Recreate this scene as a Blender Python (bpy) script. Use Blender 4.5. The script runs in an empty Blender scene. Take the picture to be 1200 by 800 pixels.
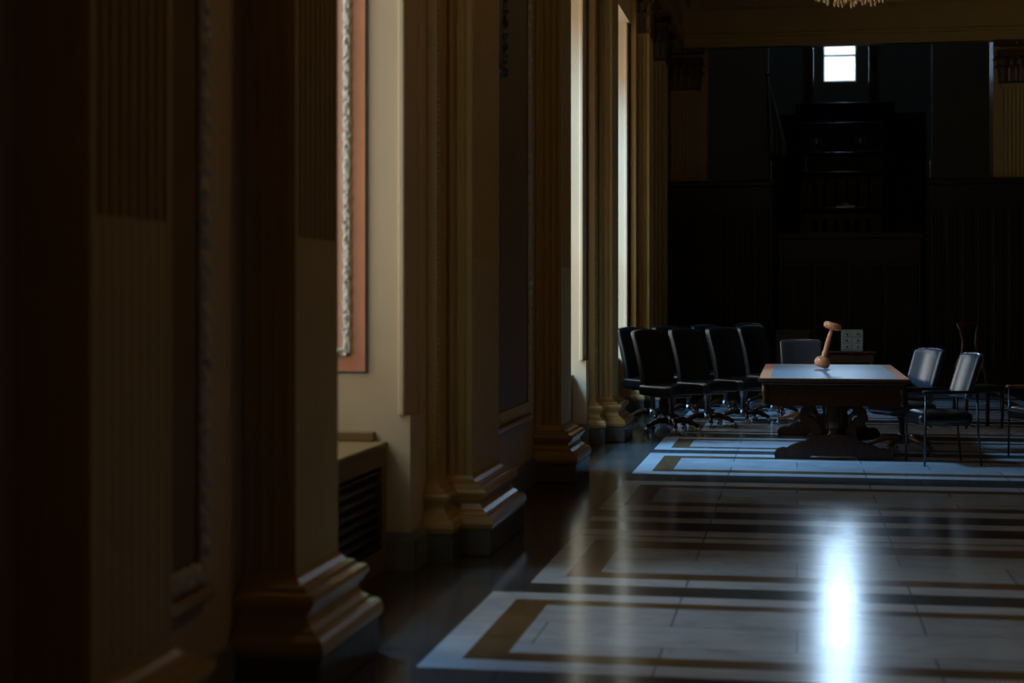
import bpy, bmesh, math, random
from mathutils import Vector, Matrix, noise
PI = math.pi
random.seed(7)
S = bpy.context.scene
C = S.collection

# ------------------------------------------------------------------ camera frame
F = 1900.0                     # focal length in pixels of the 1200 x 800 frame
VPX, HOR, CZ = 934.0, 345.0, 1.536
TH = math.atan((VPX - 600) / F)
SN, CS = math.sin(TH), math.cos(TH)

def at(px, py, d):             # pixel + depth -> room point
    l = (px - 600) * d / F
    return Vector((-SN * d + CS * l, CS * d + SN * l, CZ - (py - HOR) * d / F))
def ground(px, py):
    return at(px, py, F * CZ / (py - HOR))
def yat(px, X):                # y of the point of plane x = X seen in column px
    d = F * X / (CS * (px - VPX))
    return (d + X * SN) / CS
def yd(d, X):                  # y of depth d on plane x = X
    return (d + X * SN) / CS
def zat(py, d):
    return CZ - (py - HOR) * d / F

cam_d = bpy.data.cameras.new('camera'); cam = bpy.data.objects.new('camera', cam_d); C.objects.link(cam)
cam.location = (0, 0, CZ); cam.rotation_euler = (PI / 2, 0, TH)
cam_d.sensor_width = 36; cam_d.lens = F / 1200 * 36
cam_d.shift_y = -(400 - HOR) / 1200.0
cam_d.clip_start = 0.05; cam_d.clip_end = 300
cam_d.dof.use_dof = True; cam_d.dof.focus_distance = 16.9; cam_d.dof.aperture_fstop = 1.9
S.camera = cam
S.view_settings.view_transform = 'Standard'; S.view_settings.look = 'None'
S.view_settings.exposure = 0.0; S.view_settings.gamma = 1.0; S.view_settings.use_curve_mapping = False
cy = S.cycles
cy.use_denoising = True
cy.max_bounces = 8; cy.diffuse_bounces = 5; cy.glossy_bounces = 4; cy.transmission_bounces = 4; cy.transparent_max_bounces = 8
cy.caustics_reflective = False; cy.caustics_refractive = False
cy.sample_clamp_indirect = 6.0

w = bpy.data.worlds.new('sky'); S.world = w; w.use_nodes = True
w.node_tree.nodes['Background'].inputs[0].default_value = (0.85, 0.94, 1.0, 1)
w.node_tree.nodes['Background'].inputs[1].default_value = 1.5

# ------------------------------------------------------------------ materials
def mat(name, col, rough=0.5, col2=None, scale=6.0, bump=0.0, metal=0.0, stretch=(1, 1, 1), spec=0.5, kind='noise', detail=6.0, rough2=None, coat=0.0):
    m = bpy.data.materials.new(name); m.use_nodes = True
    nt = m.node_tree; b = nt.nodes['Principled BSDF']
    b.inputs['Roughness'].default_value = rough; b.inputs['Metallic'].default_value = metal
    b.inputs['Specular IOR Level'].default_value = spec
    b.inputs['Coat Weight'].default_value = coat; b.inputs['Coat Roughness'].default_value = 0.12
    tc = nt.nodes.new('ShaderNodeTexCoord'); mp = nt.nodes.new('ShaderNodeMapping')
    nt.links.new(tc.outputs['Object'], mp.inputs[0]); mp.inputs['Scale'].default_value = stretch
    if kind == 'wave':
        tx = nt.nodes.new('ShaderNodeTexWave'); tx.inputs['Scale'].default_value = scale
        tx.inputs['Distortion'].default_value = 6; tx.inputs['Detail'].default_value = 3; fac = tx.outputs['Fac']
    else:
        tx = nt.nodes.new('ShaderNodeTexNoise'); tx.inputs['Scale'].default_value = scale
        tx.inputs['Detail'].default_value = detail; fac = tx.outputs['Fac']
    nt.links.new(mp.outputs[0], tx.inputs[0])
    rp = nt.nodes.new('ShaderNodeValToRGB')
    c2 = col2 or tuple(c * 0.8 for c in col)
    rp.color_ramp.elements[0].position = 0.3; rp.color_ramp.elements[1].position = 0.7
    rp.color_ramp.elements[0].color = (*c2, 1); rp.color_ramp.elements[1].color = (*col, 1)
    nt.links.new(fac, rp.inputs[0]); nt.links.new(rp.outputs[0], b.inputs['Base Color'])
    if rough2 is not None:
        mr = nt.nodes.new('ShaderNodeMapRange'); mr.inputs['To Min'].default_value = rough; mr.inputs['To Max'].default_value = rough2
        nt.links.new(fac, mr.inputs['Value']); nt.links.new(mr.outputs[0], b.inputs['Roughness'])
    if bump:
        bp = nt.nodes.new('ShaderNodeBump'); bp.inputs['Strength'].default_value = bump; bp.inputs['Distance'].default_value = 0.01
        nt.links.new(fac, bp.inputs['Height']); nt.links.new(bp.outputs[0], b.inputs['Normal'])
    return m

def slab_mat(name, col, col2, vein, rough, bw, bh, joint=0.004):
    """polished stone slabs: cloud + veins + thin joints"""
    m = bpy.data.materials.new(name); m.use_nodes = True
    nt = m.node_tree; b = nt.nodes['Principled BSDF']; N = nt.nodes.new; L = nt.links.new
    b.inputs['Specular IOR Level'].default_value = 0.55
    tc = N('ShaderNodeTexCoord')
    n1 = N('ShaderNodeTexNoise'); n1.inputs['Scale'].default_value = 2.2; n1.inputs['Detail'].default_value = 8; n1.inputs['Distortion'].default_value = 0.8
    L(tc.outputs['Object'], n1.inputs[0])
    rp = N('ShaderNodeValToRGB'); rp.color_ramp.elements[0].position = 0.32; rp.color_ramp.elements[1].position = 0.68
    rp.color_ramp.elements[0].color = (*col2, 1); rp.color_ramp.elements[1].color = (*col, 1)
    L(n1.outputs['Fac'], rp.inputs[0])
    mp = N('ShaderNodeMapping'); mp.inputs['Scale'].default_value = (0.7, 2.4, 1); L(tc.outputs['Object'], mp.inputs[0])
    n2 = N('ShaderNodeTexNoise'); n2.inputs['Scale'].default_value = 1.6; n2.inputs['Detail'].default_value = 9; n2.inputs['Distortion'].default_value = 1.6
    L(mp.outputs[0], n2.inputs[0])
    rv = N('ShaderNodeValToRGB'); e = rv.color_ramp.elements
    e[0].position = 0.455; e[0].color = (0, 0, 0, 1); e[1].position = 0.545; e[1].color = (0, 0, 0, 1)
    k = e.new(0.5); k.color = (1, 1, 1, 1); L(n2.outputs['Fac'], rv.inputs[0])
    mx = N('ShaderNodeMix'); mx.data_type = 'RGBA'; mx.inputs[7].default_value = (*vein, 1)
    ml = N('ShaderNodeMath'); ml.operation = 'MULTIPLY'; ml.inputs[1].default_value = 0.45
    L(rv.outputs[0], ml.inputs[0]); L(ml.outputs[0], mx.inputs[0]); L(rp.outputs[0], mx.inputs[6])
    br = N('ShaderNodeTexBrick'); br.inputs['Scale'].default_value = 1.0; br.inputs['Mortar Size'].default_value = joint
    br.inputs['Brick Width'].default_value = bw; br.inputs['Row Height'].default_value = bh; br.inputs['Mortar Smooth'].default_value = 0.0
    br.inputs['Color1'].default_value = (1, 1, 1, 1); br.inputs['Color2'].default_value = (0.86, 0.86, 0.86, 1); br.inputs['Mortar'].default_value = (0.35, 0.33, 0.3, 1)
    L(tc.outputs['Object'], br.inputs[0])
    mm = N('ShaderNodeMix'); mm.data_type = 'RGBA'; mm.blend_type = 'MULTIPLY'; mm.inputs[0].default_value = 1
    L(mx.outputs[2], mm.inputs[6]); L(br.outputs['Color'], mm.inputs[7]); L(mm.outputs[2], b.inputs['Base Color'])
    mr = N('ShaderNodeMapRange'); mr.inputs['To Min'].default_value = rough * 0.85; mr.inputs['To Max'].default_value = rough * 1.2
    L(n1.outputs['Fac'], mr.inputs['Value']); L(mr.outputs[0], b.inputs['Roughness'])
    bp = N('ShaderNodeBump'); bp.inputs['Strength'].default_value = 0.02; bp.inputs['Distance'].default_value = 0.01
    L(n1.outputs['Fac'], bp.inputs['Height']); L(bp.outputs[0], b.inputs['Normal'])
    return m

def glass_mat():
    m = bpy.data.materials.new('window_glass'); m.use_nodes = True; nt = m.node_tree
    for n in list(nt.nodes): nt.nodes.remove(n)
    o = nt.nodes.new('ShaderNodeOutputMaterial'); mx = nt.nodes.new('ShaderNodeMixShader')
    t = nt.nodes.new('ShaderNodeBsdfTransparent'); g = nt.nodes.new('ShaderNodeBsdfGlossy'); g.inputs['Roughness'].default_value = 0.02
    mx.inputs[0].default_value = 0.07
    t.inputs[0].default_value = (0.96, 0.98, 1, 1)
    nt.links.new(t.outputs[0], mx.inputs[1]); nt.links.new(g.outputs[0], mx.inputs[2]); nt.links.new(mx.outputs[0], o.inputs[0])
    return m

def emit_mat(name, col, st):
    m = bpy.data.materials.new(name); m.use_nodes = True
    b = m.node_tree.nodes['Principled BSDF']; b.inputs['Base Color'].default_value = (0.8, 0.7, 0.5, 1)
    b.inputs['Emission Color'].default_value = (*col, 1); b.inputs['Emission Strength'].default_value = st
    return m

M = {}
M['paint'] = mat('cream_paint', (0.53, 0.34, 0.115), 0.27, (0.48, 0.305, 0.10), 3.0, 0.0)
M['shaft'] = mat('matte_cream_shaft_paint', (0.53, 0.365, 0.14), 0.55, (0.48, 0.33, 0.125), 3.0, 0.0, spec=0.2)
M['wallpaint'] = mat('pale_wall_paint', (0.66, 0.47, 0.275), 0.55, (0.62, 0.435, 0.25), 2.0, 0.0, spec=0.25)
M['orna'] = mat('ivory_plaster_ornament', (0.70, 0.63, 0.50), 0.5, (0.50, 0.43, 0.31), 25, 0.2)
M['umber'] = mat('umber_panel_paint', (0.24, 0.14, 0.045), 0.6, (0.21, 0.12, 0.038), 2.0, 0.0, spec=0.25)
M['red'] = mat('salmon_red_panel_paint', (0.66, 0.25, 0.11), 0.45, (0.57, 0.21, 0.09), 4.0, 0.02)
M['pink'] = mat('pale_salmon_panel_paint', (0.62, 0.30, 0.19), 0.45, (0.56, 0.26, 0.16), 4.0, 0.02)
M['blueline'] = mat('slate_blue_edge_paint', (0.16, 0.19, 0.23), 0.5)
M['granite'] = mat('grey_granite', (0.17, 0.165, 0.16), 0.11, (0.12, 0.115, 0.11), 30, 0.0)
M['stonebase'] = mat('grey_brown_baseboard_marble', (0.27, 0.25, 0.225), 0.3, (0.18, 0.16, 0.14), 9, 0.0)
M['fl_dark'] = slab_mat('dark_granite_floor', (0.08, 0.072, 0.066), (0.056, 0.05, 0.045), (0.11, 0.10, 0.09), 0.15, 1.2, 0.9)
M['fl_brown'] = slab_mat('brown_marble_floor', (0.065, 0.045, 0.027), (0.042, 0.028, 0.017), (0.1, 0.07, 0.04), 0.14, 1.5, 1.1)
M['fl_white'] = slab_mat('white_marble_border', (0.60, 0.61, 0.61), (0.50, 0.51, 0.51), (0.35, 0.36, 0.37), 0.17, 1.15, 40.0)
M['fl_inner'] = slab_mat('grey_white_marble_slabs', (0.50, 0.515, 0.53), (0.40, 0.415, 0.43), (0.26, 0.275, 0.29), 0.17, 1.15, 0.47)
M['fl_orange'] = slab_mat('amber_marble_band', (0.185, 0.10, 0.04), (0.12, 0.062, 0.024), (0.26, 0.16, 0.08), 0.17, 1.15, 40.0)
M['wood'] = mat('dark_polished_wood', (0.022, 0.010, 0.004), 0.42, (0.010, 0.005, 0.002), 4, 0.03, stretch=(9, 9, 1), spec=0.35)
M['woodrail'] = mat('brown_varnished_wood', (0.10, 0.045, 0.018), 0.22, (0.06, 0.026, 0.010), 5, 0.02, stretch=(1, 8, 8))
M['tablewood'] = mat('mahogany_table_wood', (0.06, 0.021, 0.007), 0.22, (0.032, 0.011, 0.0035), 5, 0.02, stretch=(10, 2, 2), spec=0.3)
M['tabletrim'] = mat('reddish_table_border_wood', (0.70, 0.22, 0.08), 0.45, (0.56, 0.17, 0.06), 5, 0.01, stretch=(10, 1.5, 10), spec=0.2)
M['tableleather'] = mat('grey_blue_leather_table_inset', (0.22, 0.24, 0.26), 0.31, (0.18, 0.2, 0.22), 40, 0.015, spec=1.0)
M['leather'] = mat('black_leather', (0.006, 0.0055, 0.005), 0.3, (0.004, 0.0035, 0.003), 60, 0.06)
M['blueleather'] = mat('slate_black_vinyl', (0.05, 0.055, 0.064), 0.22, (0.04, 0.045, 0.054), 60, 0.03, spec=0.8)
M['steel'] = mat('dull_steel', (0.32, 0.33, 0.35), 0.3, metal=1.0)
M['blackmetal'] = mat('black_enamelled_metal', (0.02, 0.02, 0.022), 0.25, spec=0.6)
M['capital'] = mat('dark_brown_capital', (0.16, 0.085, 0.03), 0.3, (0.09, 0.045, 0.016), 12)  # capitals darker brown than the shafts
M['brass'] = mat('aged_brass', (0.55, 0.38, 0.16), 0.28, metal=1.0)
M['rubber'] = mat('black_caster_plastic', (0.01, 0.01, 0.01), 0.3)
M['chairwood'] = mat('amber_chair_wood', (0.26, 0.12, 0.045), 0.25, (0.17, 0.075, 0.028), 7, 0.02, stretch=(3, 3, 1))
M['gavel'] = mat('light_turned_gavel_wood', (0.84, 0.30, 0.11), 0.3, (0.70, 0.23, 0.08), 7, 0.02, stretch=(6, 6, 1), coat=0.2)
M['greywall'] = mat('grey_hall_plaster', (0.24, 0.24, 0.215), 0.7, (0.21, 0.21, 0.19), 2, 0.02)
M['hallfloor'] = mat('dark_hall_stone', (0.06, 0.055, 0.05), 0.35, (0.04, 0.036, 0.033), 3, 0.0)
M['redcolumn'] = mat('brown_scagliola_column', (0.30, 0.14, 0.06), 0.25, (0.2, 0.085, 0.035), 4, 0.0)
M['flag'] = mat('blue_grey_flag_cloth', (0.30, 0.33, 0.40), 0.8, (0.22, 0.25, 0.33), 5, 0.03)
M['box'] = mat('tan_box_board', (0.22, 0.15, 0.085), 0.6, (0.18, 0.12, 0.07), 12, 0.02)
M['paper'] = mat('white_paper', (0.7, 0.68, 0.62), 0.8)
M['crystal'] = mat('gold_tinted_crystal_drops', (0.62, 0.42, 0.22), 0.12, (0.45, 0.29, 0.14), 30, spec=0.8)  # gold base colour carries the warm lamp glow on the drops
M['bulb'] = emit_mat('warm_candle_bulb', (1.0, 0.55, 0.24), 3.0)
M['carpet'] = mat('brown_ceiling_plaster', (0.22, 0.15, 0.08), 0.7, (0.18, 0.12, 0.06), 2)
M['darkwall'] = mat('dark_unlit_wall', (0.05, 0.03, 0.016), 0.5, (0.035, 0.02, 0.01), 3)  # dark colour stands in for unlit walls and holds down bounce
M['glass'] = glass_mat()
M['winframe'] = mat('window_frame_paint', (0.30, 0.24, 0.17), 0.4)
M['darkframe'] = mat('dark_carved_frame', (0.06, 0.04, 0.02), 0.4, (0.03, 0.02, 0.01), 40, 0.3)
M['canvas'] = mat('dark_canvas', (0.06, 0.05, 0.04), 0.5, (0.03, 0.028, 0.025), 5)

# ------------------------------------------------------------------ mesh builder
class MB:
    def __init__(s): s.bm = bmesh.new()
    def poly(s, pts, faces):
        vs = [s.bm.verts.new(p) for p in pts]
        for f in faces:
            try: s.bm.faces.new([vs[i] for i in f])
            except ValueError: pass
        return vs
    def box(s, x0, x1, y0, y1, z0, z1, mi=0):
        v = [s.bm.verts.new(p) for p in ((x0,y0,z0),(x1,y0,z0),(x1,y1,z0),(x0,y1,z0),(x0,y0,z1),(x1,y0,z1),(x1,y1,z1),(x0,y1,z1))]
        for f in ((3,2,1,0),(4,5,6,7),(0,1,5,4),(1,2,6,5),(2,3,7,6),(3,0,4,7)):
            fc = s.bm.faces.new([v[i] for i in f]); fc.material_index = mi
        return s
    def bbox(s, x0, x1, y0, y1, z0, z1, r=0.01, seg=2):   # bevelled box
        t = bmesh.new(); mb = MB.__new__(MB); mb.bm = t; mb.box(x0, x1, y0, y1, z0, z1)
        bmesh.ops.bevel(t, geom=list(t.edges), offset=r, segments=seg, profile=0.5, affect='EDGES')
        s.merge(t); return s
    def merge(s, t, mtx=None):
        if mtx is not None: bmesh.ops.transform(t, matrix=mtx, verts=t.verts)
        mp = {v: s.bm.verts.new(v.co) for v in t.verts}
        for f in t.faces:
            try:
                n = s.bm.faces.new([mp[v] for v in f.verts]); n.smooth = f.smooth; n.material_index = f.material_index
            except ValueError: pass
        t.free()
    def prism(s, pts, z0, z1):                             # xy outline extruded in z
        n = len(pts)
        lo = [s.bm.verts.new((p[0], p[1], z0)) for p in pts]; hi = [s.bm.verts.new((p[0], p[1], z1)) for p in pts]
        s.bm.faces.new(lo[::-1]); s.bm.faces.new(hi)
        for i in range(n):
            j = (i + 1) % n; s.bm.faces.new((lo[i], lo[j], hi[j], hi[i]))
        return s
    def plate(s, pts, a, b, axis='y'):                     # outline in (u, z) extruded along the axis
        def P(u, z, t): return (u, t, z) if axis == 'y' else (t, u, z)
        n = len(pts)
        lo = [s.bm.verts.new(P(p[0], p[1], a)) for p in pts]; hi = [s.bm.verts.new(P(p[0], p[1], b)) for p in pts]
        s.bm.faces.new(lo); s.bm.faces.new(hi[::-1])
        for i in range(n):
            j = (i + 1) % n; s.bm.faces.new((lo[j], lo[i], hi[i], hi[j]))
        return s
    def lathe(s, prof, c=(0, 0, 0), n=24, mtx=None):
        t = bmesh.new(); rings = []
        for r, z in prof:
            if r < 1e-5: rings.append([t.verts.new((0, 0, z))])
            else: rings.append([t.verts.new((r * math.cos(2*PI*i/n), r * math.sin(2*PI*i/n), z)) for i in range(n)])
        for a, b in zip(rings, rings[1:]):
            for i in range(n):
                j = (i + 1) % n
                if len(a) == 1 and len(b) == 1: continue
                if len(a) == 1: f = t.faces.new((a[0], b[j], b[i]))
                elif len(b) == 1: f = t.faces.new((a[i], a[j], b[0]))
                else: f = t.faces.new((a[i], a[j], b[j], b[i]))
                f.smooth = True
        if len(rings[0]) > 1: t.faces.new(rings[0][::-1])
        if len(rings[-1]) > 1: t.faces.new(rings[-1])
        s.merge(t, (mtx or Matrix.Identity(4)) if mtx is not None else Matrix.Translation(c)); return s
    def tube(s, pts, r, n=8, cap=True):
        pts = [Vector(p) for p in pts]; rs = r if isinstance(r, (list, tuple)) else [r] * len(pts)
        rings = []; up = None
        for i, p in enumerate(pts):
            d = (pts[min(i+1, len(pts)-1)] - pts[max(i-1, 0)]).normalized()
            if up is None: up = d.orthogonal().normalized()
            up = (up - d * up.dot(d)).normalized(); sd = d.cross(up)
            rings.append([s.bm.verts.new(p + (up * math.cos(2*PI*k/n) + sd * math.sin(2*PI*k/n)) * rs[i]) for k in range(n)])
        for a, b in zip(rings, rings[1:]):
            for k in range(n):
                f = s.bm.faces.new((a[k], a[(k+1) % n], b[(k+1) % n], b[k])); f.smooth = True
        if cap: s.bm.faces.new(rings[0][::-1]); s.bm.faces.new(rings[-1])
        return s
    def ball(s, c, r, sc=(1, 1, 1), n=10):
        t = bmesh.new(); bmesh.ops.create_uvsphere(t, u_segments=n, v_segments=max(4, n * 2 // 3), radius=r)
        for f in t.faces: f.smooth = True
        s.merge(t, Matrix.Translation(c) @ Matrix.Diagonal((*sc, 1))); return s
    def rpad(s, sx, sy, sz, r, fn=None, k=8):              # rounded cushion centred at 0, bent by fn
        t = bmesh.new(); bmesh.ops.create_cube(t, size=1)
        bmesh.ops.subdivide_edges(t, edges=list(t.edges), cuts=k, use_grid_fill=True)
        h = Vector((sx/2, sy/2, sz/2))
        for v in t.verts:
            q = Vector([max(-1, min(1, 2 * c)) for c in v.co])
            q = Vector([math.copysign(abs(c) ** 0.8 if abs(c) < 1 else 1, c) for c in q])
            p = Vector([q[i] * h[i] for i in range(3)])
            inn = Vector([max(-(h[i]-r), min(h[i]-r, p[i])) for i in range(3)])
            dlt = p - inn
            if dlt.length > 1e-7: p = inn + dlt.normalized() * r
            v.co = fn(p) if fn else p
        for f in t.faces: f.smooth = True
        s.merge(t); return s
    def build(s, name, m, parent=None, smooth=False, loc=None, rot=None):
        me = bpy.data.meshes.new(name)
        bmesh.ops.recalc_face_normals(s.bm, faces=list(s.bm.faces))
        if smooth:
            for f in s.bm.faces: f.smooth = True
        s.bm.to_mesh(me); s.bm.free()
        for k in (m if isinstance(m, (list, tuple)) else [m]): me.materials.append(k)
        o = bpy.data.objects.new(name, me); C.objects.link(o)
        if parent: o.parent = parent
        if loc is not None: o.location = loc
        if rot is not None: o.rotation_euler = rot
        return o

def thing(name, label, cat, loc=(0, 0, 0), rz=0, group=None):
    o = bpy.data.objects.new(name, None); C.objects.link(o); o.empty_display_size = 0.1
    o.location = loc; o.rotation_euler = (0, 0, rz); o['label'] = label; o['category'] = cat
    if group: o['group'] = group
    return o
def tag(o, label, cat, group=None):
    o['label'] = label; o['category'] = cat
    if group: o['group'] = group
    return o
def struct(o, label=None):
    o['kind'] = 'structure'
    if label: o['label'] = label
    return o
def copy_tree(o, parent=None):
    c = o.copy(); C.objects.link(c)
    if parent is not None: c.parent = parent
    for ch in [x for x in bpy.data.objects if x.parent == o and x != c]: copy_tree(ch, c)
    return c

# ------------------------------------------------------------------ key planes
XW, XS = -2.13, -1.917            # left wall plane, pilaster face plane
PROJ = XS - XW
XR = 3.93                          # right wall plane
YB = 27.56                         # back wall plane (front)
YREAR = -6.0
CEIL = 6.95
ZO = 5.05                          # window opening head
ZN, ZC = 4.965, 5.67               # pilaster neck, capital top
XWIN = -3.00                       # glazing plane

PW = 0.59
def far(px): return yat(px, XS)
pil = {}                            # centre, width
y = far(200); pil['P'] = (y - PW/2, PW)
y = far(395); pil['A'] = (y - PW/2, PW)
y0, y1 = far(552), far(584); pil['C'] = ((y0+y1)/2, y1-y0)
y = far(668.7); pil['D'] = (y - PW/2, PW)
y = far(724.2); pil['E'] = (y - PW/2, PW)
y = far(765); pil['F'] = (y - PW/2, PW)
y = far(782.2); pil['G'] = (y - PW/2, PW)
def edge(k, sgn): return pil[k][0] + sgn * pil[k][1] / 2

J1, J2, J3 = yd(9.06, XW), yd(16.62, XW), yd(20.95, XW)        # far jambs
SILL = (1.05, .80, .80)                 # parapet heights under the windows
OPEN = [(edge('A', 1) + 0.34, J1), (edge('D', 1) + 0.34, J2), (edge('E', 1) + 0.34, J3)]

# ------------------------------------------------------------------ floor with inlaid bands
def gy(py): return ground(780, py).y
bands = []   # panels: outer y0,y1 ; orange widths
xb = [-XR - 10]
class _P: pass
def panel(o0, a0, i0, i1, a1, o1, xl):
    return dict(o0=o0, a0=a0, i0=i0, i1=i1, a1=a1, o1=o1, xl=xl, xr=1.80 - xl)
ps = [panel(gy(793), gy(781), gy(771), gy(713), gy(707), gy(699), -1.55),
      panel(gy(687.4), gy(679), gy(672), gy(643), gy(634.5), gy(629.5), -1.40),
      panel(gy(598.5), gy(592.5), gy(588), gy(571.3), gy(568), gy(563.7), -1.40),
      panel(gy(555.4), gy(552.2), gy(549.3), gy(536), gy(533.6), gy(530.6), -1.40),
      panel(gy(526.6), gy(524.4), gy(522.6), gy(515), gy(513.4), gy(511.6), -1.40)]
Y5 = ps[-1]['o1']
for k in range(5):
    a = Y5 + 0.5 + k * 2.3
    if a + 2 > YB: break
    ps.append(panel(a, a + .16, a + .33, a + 1.5, a + 1.67, a + 1.83, -1.4))
b_ = ps[0]['o0'] - 0.45
for k in range(5):
    e_ = b_ - k * 2.6
    ps.append(panel(e_ - 2.1, e_ - 1.94, e_ - 1.76, e_ - 0.34, e_ - .16, e_, -1.55))
cross = [(gy(628), gy(621.5)), (gy(612), gy(606.5))]       # two plain white cross strips
xs = sorted({-3.2, -1.795, XR + 1.0} | {v for p in ps for v in (p['xl'], p['xl']+.155, p['xl']+.33, p['xr']-.33, p['xr']-.155, p['xr'])} | {3.595})
ysl = sorted({YREAR - .5, YB + 0.3} | {p[k] for p in ps for k in ('o0','a0','i0','i1','a1','o1') if YREAR - .4 < p[k] < YB} | {v for c in cross for v in c})
def cell(x, y):
    if x < -1.795 or x > 3.595: return 1
    for c0, c1 in cross:
        if c0 < y < c1 and -1.40 < x < 3.2: return 2
    for p in ps:
        if p['o0'] < y < p['o1'] and p['xl'] < x < p['xr']:
            if p['i0'] < y < p['i1'] and p['xl']+.33 < x < p['xr']-.33: return 3
            if p['a0'] < y < p['a1'] and p['xl']+.155 < x < p['xr']-.155: return 4
            return 2
    return 0
mb = MB()
grid = [[mb.bm.verts.new((x, y, 0)) for x in xs] for y in ysl]
for j in range(len(ysl)-1):
    for i in range(len(xs)-1):
        f = mb.bm.faces.new((grid[j][i], grid[j][i+1], grid[j+1][i+1], grid[j+1][i]))
        f.material_index = cell((xs[i]+xs[i+1])/2, (ysl[j]+ysl[j+1])/2)
# slab thickness below
mb.box(-3.2, XR + 1.0, YREAR - .5, YB + .3, -0.3, -0.02)
floor = struct(mb.build('floor', [M['fl_dark'], M['fl_brown'], M['fl_white'], M['fl_inner'], M['fl_orange']]))

# ------------------------------------------------------------------ room shell
mb = MB()
XO = -3.25
segs = []; yprev = YREAR
for (a, b) in OPEN:
    segs.append((yprev, a)); yprev = b
segs.append((yprev, YB + 0.5))
NT = 0.28                                                   # notch length on the far jamb corners
for i, (a, b) in enumerate(segs):
    if i == 0: mb.box(XO, XW, a, b, 0, CEIL)
    else:
        zn = 0.86
        mb.prism([(XO, a), (XW, a), (XW, b), (XO, b)], 0, zn)
        mb.prism([(XO, a), (XW - .027, a), (XW - .027, a + NT), (XW, a + NT), (XW, b), (XO, b)], zn, ZO)
        mb.prism([(XO, a), (XW, a), (XW, b), (XO, b)], ZO, CEIL)
for (a, b) in OPEN:
    mb.box(XO, XW, a, b, ZO, CEIL)
    mb.box(XO, XO + .32, a, b, 0, SILL[OPEN.index((a, b))])
struct(mb.build('wall_left', M['wallpaint']))
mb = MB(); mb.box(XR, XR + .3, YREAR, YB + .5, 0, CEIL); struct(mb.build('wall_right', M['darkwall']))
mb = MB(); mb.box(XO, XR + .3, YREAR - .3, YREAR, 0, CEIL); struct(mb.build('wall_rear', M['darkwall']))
mb = MB(); mb.box(XO, XR + .3, YREAR - .3, YB + .6, CEIL, CEIL + .3)
for k in range(8):                                          # coffer ribs
    yy = -4 + k * 4.3; mb.box(XW, XR, yy, yy + .35, CEIL - .22, CEIL)
struct(mb.build('ceiling', M['carpet']))
OX0, OX1 = -1.50, 3.17                                       # opening in the back wall
mb = MB()
mb.box(XO, OX0, YB, YB + .55, 0, CEIL); mb.box(OX1, XR + .3, YB, YB + .55, 0, CEIL); mb.box(OX0, OX1, YB, YB + .2, 5.73, CEIL)
struct(mb.build('wall_back', M['paint']))

# baseboards of the left wall
mb = MB()
def bb(x, ya, yb, h=.21, t=.035):
    mb.box(XW, XW + t, ya, yb, 0, h * .78); mb.prism([(XW, ya), (XW + t * .7, ya), (XW + t * .7, yb), (XW, yb)], h * .78, h)
bb(XW, YREAR, edge('P', -1) - .15); bb(XW, edge('P', 1) + .15, edge('A', -1) - .15); bb(XW, edge('C', 1) + .15, edge('D', -1) - .15)
bb(XW, edge('F', 1) + .15, edge('G', -1) - .15); bb(XW, edge('G', 1) + .15, YB)
for (k, j) in (('C', J1), ('E', J2), ('F', J3)):
    bb(XW, j - .03, edge(k, -1) - .28); mb.box(XW - .5, XW + .035, j - .035, j, 0, .17); mb.box(XW - .5, XW + .025, j - .025, j, .17, .21)
struct(mb.build('baseboard_left', M['stonebase']))
mb = MB(); mb.box(XR - .035, XR, YREAR, YB, 0, .2); struct(mb.build('baseboard_right', M['stonebase']))

# entablature (architrave, frieze, dentils, cornice) as trims
ENT = [(0, 5.67), (.03, 5.67), (.03, 5.73), (.045, 5.71), (.045, 5.82), (.07, 5.84), (.07, 5.88), (.02, 5.90), (.02, 6.28), (.06, 6.31), (.10, 6.33),
       (.10, 6.52), (.22, 6.56), (.30, 6.62), (.36, 6.74), (.40, 6.82), (.40, 6.93), (0, 6.93)]
def ent_profile(base): return [(base + o, z) for o, z in ENT]
D0 = PROJ + .01
mb = MB(); mb.plate([(XW + (D0 if 0 < i < len(ENT)-1 else 0) + o, z) for i, (o, z) in enumerate(ENT)], YREAR, YB - .3, 'y')
k = 0
yy = YREAR
while yy < YB - .5:
    mb.box(XW + D0 + .10, XW + D0 + .17, yy, yy + .075, 6.36, 6.50); yy += .13
struct(mb.build('trim_1', M['paint']))
mb = MB(); mb.plate([(XR - (D0 if 0 < i < len(ENT)-1 else 0) - o, z) for i, (o, z) in enumerate(ENT)], YREAR, YB - .3, 'y')
struct(mb.build('trim_2', M['paint']))
mb = MB(); mb.plate([(YB - (D0 if 0 < i < len(ENT)-1 else 0) - o, z) for i, (o, z) in enumerate(ENT)], XW, XR, 'x')
xx = XW + .3
while xx < XR - .3:
    mb.box(xx, xx + .075, YB - D0 - .17, YB - D0 - .10, 6.36, 6.50); xx += .13
struct(mb.build('trim_3', M['paint']))

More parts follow.
